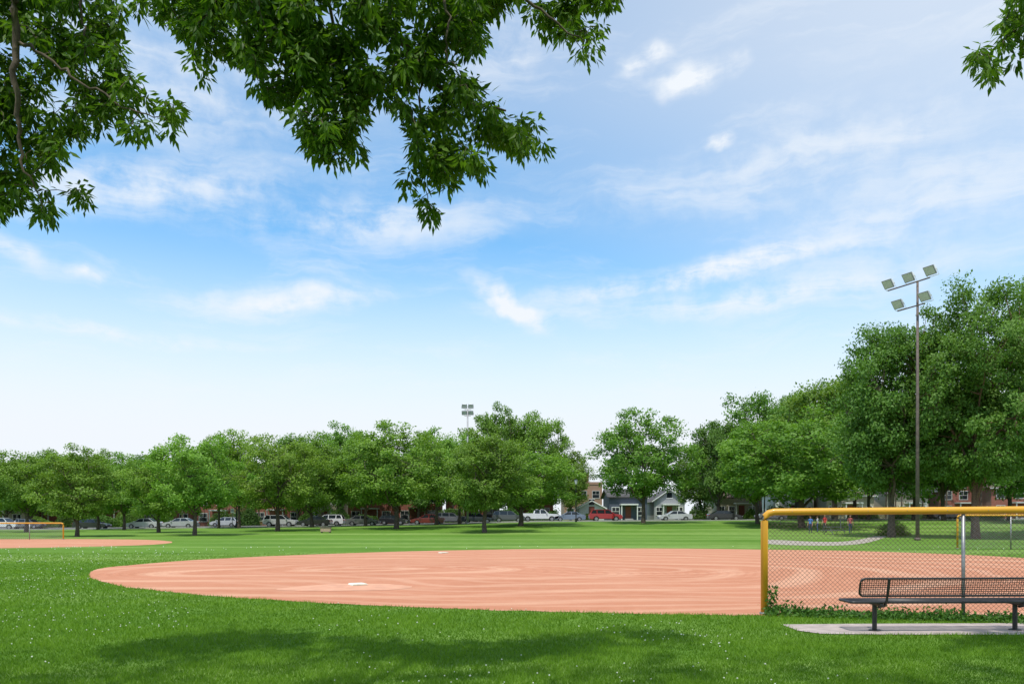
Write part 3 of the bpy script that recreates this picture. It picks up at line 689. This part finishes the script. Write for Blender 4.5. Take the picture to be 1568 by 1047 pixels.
for i,(px,k,c,D,nm,fl) in enumerate([(141,'sedan',blk,108.6,'parked_sedan',0),(221,'sedan',silver,108.6,'parked_sedan',1),(277,'sedan',(.42,.43,.44),108.6,'parked_sedan',1),(430,'suv',silver,108.6,'parked_suv',0),
   (482,'sedan',blk,108.6,'parked_sedan',1),(503,'suv',white,112.5,'parked_suv',1),(556,'sedan',grey,108.6,'parked_sedan',0),(655,'sedan',dred,108.6,'parked_sedan',1),
   (731,'sedan',(.04,.05,.08),108.6,'parked_sedan',0),(779,'suv',(.08,.09,.10),108.6,'parked_suv',0),(826,'pickup',white,114,'pickup_truck',0),(872,'sedan',blue,114,'parked_sedan',1),
   (927,'suv',red,108.6,'parked_suv',0),(1033,'sedan',silver,108.6,'parked_sedan',1),(1109,'sedan',blk,108.6,'parked_sedan',0),(1180,'hatch',grey,108.6,'parked_hatchback',1),
   (5,'suv',white,108.6,'parked_suv',0),(45,'hatch',grey,117.3,'parked_hatchback',0),(345,'hatch',silver,117.3,'parked_hatchback',1),(602,'hatch',blk,117.3,'parked_hatchback',0),(690,'suv',grey,117.3,'parked_suv',0),(1450,'suv',blk,108.6,'parked_suv',0)]):
    car(px,k,c,D,nm,bool(fl))

# ------------------------------------------------ houses
def brickmat(name,a,b_,mort=(.30,.24,.21)):
    m,nt,b=newmat(name); tc=N(nt,'ShaderNodeTexCoord'); mp=N(nt,'ShaderNodeMapping'); mp.inputs['Rotation'].default_value=(math.pi/2,0,0)
    nt.links.new(tc.outputs['Object'],mp.inputs[0]); br=N(nt,'ShaderNodeTexBrick'); nt.links.new(mp.outputs[0],br.inputs['Vector'])
    br.inputs['Color1'].default_value=c4(a); br.inputs['Color2'].default_value=c4(b_); br.inputs['Mortar'].default_value=c4(mort)
    br.inputs['Scale'].default_value=4; br.inputs['Mortar Size'].default_value=.012
    f=noise(nt,tc.outputs['Object'],.7,4); nt.links.new(mixc(nt,mathn(nt,'MULTIPLY',f,.4),br.outputs['Color'],[x*.6 for x in a]),b.inputs['Base Color'])
    b.inputs['Roughness'].default_value=.9; return m
M_BR=brickmat('red_brick',(.25,.075,.05),(.31,.10,.065)); M_BR2=brickmat('tan_brick',(.36,.20,.13),(.42,.25,.17))
M_STUC=simple('cream_stucco',(.46,.40,.31),.9); M_SLATE=simple('slate_blue_siding',(.075,.09,.125),.7); M_WSID=simple('white_siding',(.58,.58,.57),.7)
M_GSID=simple('grey_siding',(.3,.31,.32),.7)
M_ROOF=simple('asphalt_shingles',(.075,.07,.068),.95,0,.3,2); M_ROOFB=simple('brown_shingles',(.13,.09,.07),.95,0,.3,2); M_DOOR=simple('door_paint',(.2,.05,.03),.5)
def house(name,px,D,w,dp,h,wall,roof='gable_x',rm=None,rh=2.6,storeys=2,nw=3,door=True,chim=None,porch=True,trim=None):
    rm=rm or M_ROOF; trim=trim or (M_CREAMW if wall is M_BR else M_WHITE)
    x=(px-CX)/F*D; e=empty(name,(x,D,hroad(x)))
    m=MB(); m.box(-w/2,w/2,0,dp,0,h)
    if roof=='gable_y': m.prism([(-w/2,h),(w/2,h),(0,h+rh)],0,dp)
    if roof=='gable_x':
        for s in (-w/2,w/2-.05): m.poly([(s,0,h),(s,dp,h),(s,dp/2,h+rh)])
    if roof=='flat':
        m.box(-w/2-.1,w/2+.1,-.1,.25,h+.003,h+.5); m.box(-w/2-.1,-w/2+.2,.253,dp+.1,h+.003,h+.5); m.box(w/2-.2,w/2+.1,.253,dp+.1,h+.003,h+.5)
    m.obj('walls',[wall],e)
    m=MB(); o=.45; t=.15
    if roof=='gable_x':
        k=rh/(dp/2)
        for s in (1,-1):
            ye=dp/2-s*(dp/2+o); z=h-o*k
            m.poly([(-w/2-o,ye,z+.03),(w/2+o,ye,z+.03),(w/2+o,dp/2,h+rh+.03),(-w/2-o,dp/2,h+rh+.03)])
            m.poly([(-w/2-o,ye,z-t),(w/2+o,ye,z-t),(w/2+o,dp/2,h+rh-t+.02),(-w/2-o,dp/2,h+rh-t+.02)])
            m.poly([(-w/2-o,ye,z-t),(w/2+o,ye,z-t),(w/2+o,ye,z+.03),(-w/2-o,ye,z+.03)])
    elif roof=='gable_y':
        k=rh/(w/2)
        for s in (1,-1):
            xe=s*(w/2+o); z=h-o*k
            m.poly([(xe,-o,z+.05),(xe,dp+o,z+.05),(0,dp+o,h+rh+.05),(0,-o,h+rh+.05)]); m.poly([(xe,-o,z+.05),(0,-o,h+rh+.05),(0,-o,h+rh+.05-t*1.3),(xe,-o,z+.05-t*1.3)],1)
            m.poly([(xe,-o,z+.05),(xe,dp+o,z+.05),(xe,dp+o,z-.1),(xe,-o,z-.1)],1)
    elif roof=='hip':
        q=min(w,dp)/2; 
        A=[(-w/2-o,-o,h),(w/2+o,-o,h),(w/2+o,dp+o,h),(-w/2-o,dp+o,h)]; r1=(-w/2+q,dp/2,h+rh); r2=(w/2-q+.01,dp/2,h+rh)
        m.poly([A[0],A[1],r2,r1]); m.poly([A[1],A[2],r2]); m.poly([A[2],A[3],r1,r2]); m.poly([A[3],A[0],r1]); m.poly(A[::-1])
        m.box(-w/2-o,w/2+o,-o-.03,-o,h-.2,h+.02,1)
    else: m.box(-w/2,w/2,.2,dp,h,h+.08)
    m.obj('roof',[rm,trim],e)
    gl=MB(); fr=MB(); sh=h/storeys
    for s in range(storeys):
        for i in range(nw):
            cx=-w/2+w*(i+.5)/nw; 
            if door and s==0 and i==nw//2: continue
            ww=min(1.3,w/nw*.55); zb=s*sh+.85; zt=zb+1.35
            gl.box(cx-ww/2,cx+ww/2,-.03,-.004,zb,zt)
            for a,b_,c_,d_ in ((cx-ww/2-.1,cx-ww/2,zb-.1,zt+.12),(cx+ww/2,cx+ww/2+.1,zb-.1,zt+.12),(cx-ww/2,cx+ww/2,zt,zt+.12),(cx-ww/2,cx+ww/2,zb-.1,zb),(cx-ww/2,cx+ww/2,(zb+zt)/2-.03,(zb+zt)/2+.03),(cx-.03,cx+.03,(zb+zt)/2+.03,zt)):
                fr.box(a,b_,-.08,-.002,c_,d_)
    if roof=='gable_y': gl.box(-.45,.45,-.03,-.004,h+.3,h+1.3); fr.box(-.55,.55,-.07,-.002,h+.18,h+.298); fr.box(-.55,.55,-.07,-.002,h+1.302,h+1.4)
    if gl.v: gl.obj('window_glass',[M_GLASS],e); fr.obj('window_frames',[trim],e)
    if door:
        cx=-w/2+w*(nw//2+.5)/nw; m=MB(); m.box(cx-.48,cx+.48,-.05,-.004,.3,2.4); m.obj('door',[M_DOOR],e)
        m=MB(); m.box(cx-.7,cx+.7,-1.6,-.09,0,.15); m.box(cx-.7,cx+.7,-1.0,-.09,.152,.3); m.obj('front_steps',[M_KERB],e)
        if porch:
            m=MB(); m.box(cx-1.5,cx+1.5,-1.7,-.01,2.62,2.85)
            for s in (-1.35,1.35): m.box(cx+s-.08,cx+s+.08,-1.6,-1.44,0,2.618)
            m.obj('porch',[trim],e)
    if chim is not None:
        m=MB(); m.box(chim-.45,chim+.45,dp*.35,dp*.35+.9,h*.5,h+rh+1.5); m.box(chim-.52,chim+.52,dp*.35-.07,dp*.35+.97,h+rh+1.502,h+rh+1.65); m.obj('chimney',[M_BR],e)
    return e
H_=house
H_('cream_house',2,130,8,9,4.2,M_STUC,'gable_y',M_ROOFB,2.6,1,3); H_('brick_house',70,134,9,9,5.6,M_BR,'hip'); H_('brick_house',170,134,9,9,5.6,M_BR,'gable_x')
H_('brick_house',255,133,9,9,5.8,M_BR,'gable_y'); H_('brick_house',338,132,9,9,5.6,M_BR,'hip'); H_('brick_house',425,134,9,9,5.6,M_BR,'gable_x'); H_('cream_house',497,134,5,9,5.4,M_STUC,'gable_y')
H_('brick_house',568,133,8,9,5.8,M_BR,'hip'); H_('brick_house',640,134,7,9,5.6,M_BR,'gable_y'); H_('brick_house',722,134,9,9,5.8,M_BR,'gable_x'); H_('brick_house',812,134,8,9,5.8,M_BR,'hip')
H_('tan_brick_building',893,152,7.5,10,7.0,M_BR2,'flat',None,0.6,2,3,False,1.0,False,M_CREAMW)
H_('white_garage',906,130,4.2,6,2.3,M_WSID,'gable_y',M_ROOF,1.1,1,1,True,None,False)
H_('slate_blue_house',962,134,6.6,9,4.2,M_SLATE,'gable_x',M_ROOF,1.4,1,3,True,None,True)
H_('white_house',1025,138,5.5,9,3.6,M_GSID,'gable_y',M_ROOF,1.9,1,3)
H_('cream_house',1128,130,6.8,9,3.9,M_STUC,'gable_x',M_ROOFB,1.4,1,4,True)
H_('stucco_house',1215,134,7,9,4.6,M_WSID,'gable_y',M_ROOF,2,1,3); H_('cream_house',1302,130,8,9,4.0,M_STUC,'hip',M_ROOFB,1.8,1,5)
H_('white_house',1390,130,7,9,4.4,M_STUC,'gable_x',M_ROOF,1.8,1,4); H_('brick_house',1475,130,8,9,5.0,M_BR,'gable_y'); H_('brick_house',1560,126,9,9,5.2,M_BR,'hip',M_ROOFB); H_('brick_house',1650,130,9,9,5.2,M_BR,'gable_x')

# ------------------------------------------------ people
def person(px,D,h,shirt,trous,hair,face,stride=.0,armf=.1,shorts=False):
    bm=bmesh.new(); lay=bm.verts.layers.skin.verify(); VV=[]
    def v(p,r,parent=None,r2=None):
        q=bm.verts.new(p); q[lay].radius=(r,r2 or r); VV.append(q)
        if parent is not None: bm.edges.new((VV[parent],q))
        return len(VV)-1
    pel=v((0,0,.96),.13,None,.10); VV[0][lay].use_root=True
    w=v((0,0,1.13),.12,pel,.09); ch=v((0,.0,1.34),.15,w,.105); nb=v((0,0,1.47),.06,ch); nk=v((0,.01,1.53),.05,nb); hd=v((0,.02,1.60),.075,nk); h2=v((0,.015,1.69),.088,hd); v((0,.01,1.76),.05,h2)
    for s in (-1,1):
        sh=v((s*.17,0,1.42),.06,ch); el=v((s*.23,-.02,1.13),.042,sh); wr=v((s*.24,armf,.90),.028,el); pm=v((s*.24,armf+.03,.83),.03,wr,.018)
        for k,(dx,L) in enumerate(((-.022,.075),(-.008,.085),(.008,.08),(.02,.062))):
            a=v((s*.24+dx*.6,armf+.035+dx*.6,.80),.010,pm); b_=v((s*.24+dx*.7,armf+.05+dx*.7,.80-L*.6),.009,a); v((s*.24+dx*.6,armf+.045+dx*.7,.80-L),.008,b_)
        t=v((s*.22,armf+.06,.84),.011,pm); v((s*.215,armf+.085,.80),.009,t)
        hp=v((s*.09,0,.88),.092,pel); kn=v((s*.10,s*stride*.5+.03,.49),.06,hp); an=v((s*.10,s*stride-.02,.09),.038,kn); v((s*.11,s*stride+.13,.035),.036,an)
    me=bpy.data.meshes.new('b'); bm.to_mesh(me); bm.free(); o=bpy.data.objects.new('b',me); S.collection.objects.link(o)
    o.modifiers.new('s','SKIN'); sb=o.modifiers.new('u','SUBSURF'); sb.levels=2; sb.render_levels=2
    dg=bpy.context.evaluated_depsgraph_get(); me2=bpy.data.meshes.new_from_object(o.evaluated_get(dg)); bpy.data.objects.remove(o)
    me2.materials.clear()
    for c,nm in ((shirt,'shirt_cloth'),(trous,'trouser_cloth'),((.45,.25,.17),'skin'),(hair,'hair'),((.04,.04,.045),'shoe')): me2.materials.append(simple(nm,c,.8,0,.08,10))
    for p in me2.polygons:
        x_,y_,z_=p.center; p.use_smooth=True
        if z_<.08: k=4
        elif z_>1.5: k=3 if (z_>1.70 or (y_<.0 and z_>1.57)) else 2
        elif abs(x_)>.19 and z_<1.2: k=2
        elif z_<.97: k=1 if not(shorts and z_<.5) else 2
        else: k=0
        p.material_index=k
    x=(px-CX)/F*D; e=empty('person',(x,D,hgt(x,D)),face); e.scale=(h/1.78,)*3
    b_=obj('body',me2,(0,0,0),e)
    m=MB()
    for s in (-1,1): m.cyl((s*.032,.10,1.655),.012,.01,'y',8,0); m.cyl((s*.088,.01,1.64),.022,.02,'x',8,1)
    m.prism([(-.012,1.60),(.012,1.60),(.006,1.645),(-.006,1.645)],.09,.125,1); m.box(-.025,.025,.09,.102,1.573,1.582,2)
    m.obj('face_details',[M_BLACK,me2.materials[2],M_TAIL],e)
person(1241,72,1.62,(.08,.2,.55),(.03,.04,.09),(.03,.02,.015),2.4,.08)
person(1252,74,1.55,(.55,.56,.6),(.05,.08,.2),(.05,.03,.02),.9,.05)
person(1263,73,1.72,(.6,.05,.05),(.05,.05,.06),(.02,.015,.01),2.0,.1)
person(1302,71,1.74,(.5,.12,.12),(.06,.08,.14),(.02,.015,.01),3.0,.12,.1)

# ------------------------------------------------ world sky
W=bpy.data.worlds.new('World'); S.world=W; W.use_nodes=True; nt=W.node_tree; bgn=nt.nodes['Background']
SEL=math.radians(66); SAZ=math.radians(205)
sky=N(nt,'ShaderNodeTexSky'); sky.sky_type='NISHITA'; sky.sun_disc=False; sky.sun_elevation=SEL; sky.sun_rotation=SAZ
sky.air_density=1.0; sky.dust_density=.4; sky.ozone_density=1.6
tc=N(nt,'ShaderNodeTexCoord'); nm=N(nt,'ShaderNodeVectorMath',operation='NORMALIZE'); nt.links.new(tc.outputs['Generated'],nm.inputs[0])
sp=N(nt,'ShaderNodeSeparateXYZ'); nt.links.new(nm.outputs[0],sp.inputs[0])
az=mathn(nt,'ARCTAN2',sp.outputs[0],sp.outputs[1]); el=mathn(nt,'ARCSINE',sp.outputs[2])
def combo(a,b):
    n=N(nt,'ShaderNodeCombineXYZ')
    for i,v in enumerate((a,b)): nt.links.new(v,n.inputs[i])
    return n.outputs[0]
v0=combo(az,el)
wn=noise(nt,v0,9,4,.6); wn2=noise(nt,v0,7.3,4,.6)
azw=mathn(nt,'ADD',az,mathn(nt,'MULTIPLY',mathn(nt,'SUBTRACT',wn,.5),.11)); elw=mathn(nt,'ADD',el,mathn(nt,'MULTIPLY',mathn(nt,'SUBTRACT',wn2,.5),.05))
vw=combo(azw,elw)
def AE(px,py):
    x=(px-CX)/F; z=(HY-py)/F; return math.atan2(x,1),math.asin(z/math.sqrt(x*x+1+z*z))
blobs=[(440,458,180,26,6,1.1),(160,510,280,13,0,.9),(560,338,300,44,4,.75),(785,472,85,20,-33,1.5),(1060,118,60,24,4,1.7),(995,80,32,15,0,1.4),(1132,98,30,20,0,1.0),(968,104,36,16,0,1.1),
 (1092,221,26,12,0,1.4),(1080,418,360,24,7,1.2),(1180,452,360,34,2,.9),(1250,240,380,70,6,.6),(127,420,42,12,-3,1.0),(20,380,60,20,-25,.8),(280,120,300,110,0,.6),(780,70,90,42,0,.8),
 (230,290,280,44,8,.85),(1400,330,280,90,10,.6)]
tot=None
for px,py,hw,hh,rt,stg in blobs:
    a0,e0=AE(px,py); mp=N(nt,'ShaderNodeMapping',vector_type='TEXTURE'); nt.links.new(vw,mp.inputs[0])
    mp.inputs['Location'].default_value=(a0,e0,0); mp.inputs['Rotation'].default_value=(0,0,math.radians(rt)); mp.inputs['Scale'].default_value=(hw/F,hh/F,1)
    ln=N(nt,'ShaderNodeVectorMath',operation='LENGTH'); nt.links.new(mp.outputs[0],ln.inputs[0])
    o=mrange(nt,ln.outputs['Value'],1.25,.0,0,stg,True)
    tot=o if tot is None else mathn(nt,'MAXIMUM',tot,o)
mps=N(nt,'ShaderNodeMapping'); mps.inputs['Scale'].default_value=(3.0,14,1); mps.inputs['Rotation'].default_value=(0,0,math.radians(-6)); nt.links.new(vw,mps.inputs[0])
streak=noise(nt,mps.outputs[0],1.6,7,.62,.4); puff=noise(nt,v0,26,5,.6)
det=mathn(nt,'ADD',mathn(nt,'MULTIPLY',streak,.7),mathn(nt,'MULTIPLY',puff,.4))
cl=mathn(nt,'MULTIPLY',tot,mrange(nt,det,.38,.68,.0,1.0,True),clamp=True)
gen=mrange(nt,streak,.46,.78,0,.42,True)
hz=mrange(nt,el,.38,.09,0,1.0,True); hr=mrange(nt,az,-.15,.6,0,.40,True); ha=mrange(nt,el,.31,.56,0,.30,True)
hz=mathn(nt,'MAXIMUM',hz,mathn(nt,'ADD',hr,ha,None,True)); 
inv=lambda q:mathn(nt,'SUBTRACT',1.0,q)
fac=inv(mathn(nt,'MULTIPLY',mathn(nt,'MULTIPLY',inv(cl),inv(gen)),inv(hz)))
tint=mixc(nt,1.0,sky.outputs[0],(1.30,2.15,2.35),'MULTIPLY')
col=mixc(nt,fac,tint,(8.9,9.4,10.0))
nt.links.new(col,bgn.inputs['Color']); bgn.inputs['Strength'].default_value=.1
sun=bpy.data.lights.new('sun','SUN'); sun.energy=3.9; sun.angle=math.radians(1.0); sun.color=(1,.955,.88)
so=bpy.data.objects.new('sun',sun); S.collection.objects.link(so)
d=Vector((math.sin(SAZ)*math.cos(SEL),math.cos(SAZ)*math.cos(SEL),math.sin(SEL))); so.rotation_euler=d.to_track_quat('Z','Y').to_euler()
# camera
cam=bpy.data.cameras.new('camera'); cam.lens=27; cam.sensor_width=36; cam.shift_y=266.5/1568; cam.clip_end=6000
co=bpy.data.objects.new('camera',cam); S.collection.objects.link(co); co.location=(0,0,CH); co.rotation_euler=(math.pi/2,0,0); S.camera=co
S.view_settings.view_transform='Standard'; S.view_settings.look='None'; S.view_settings.exposure=0
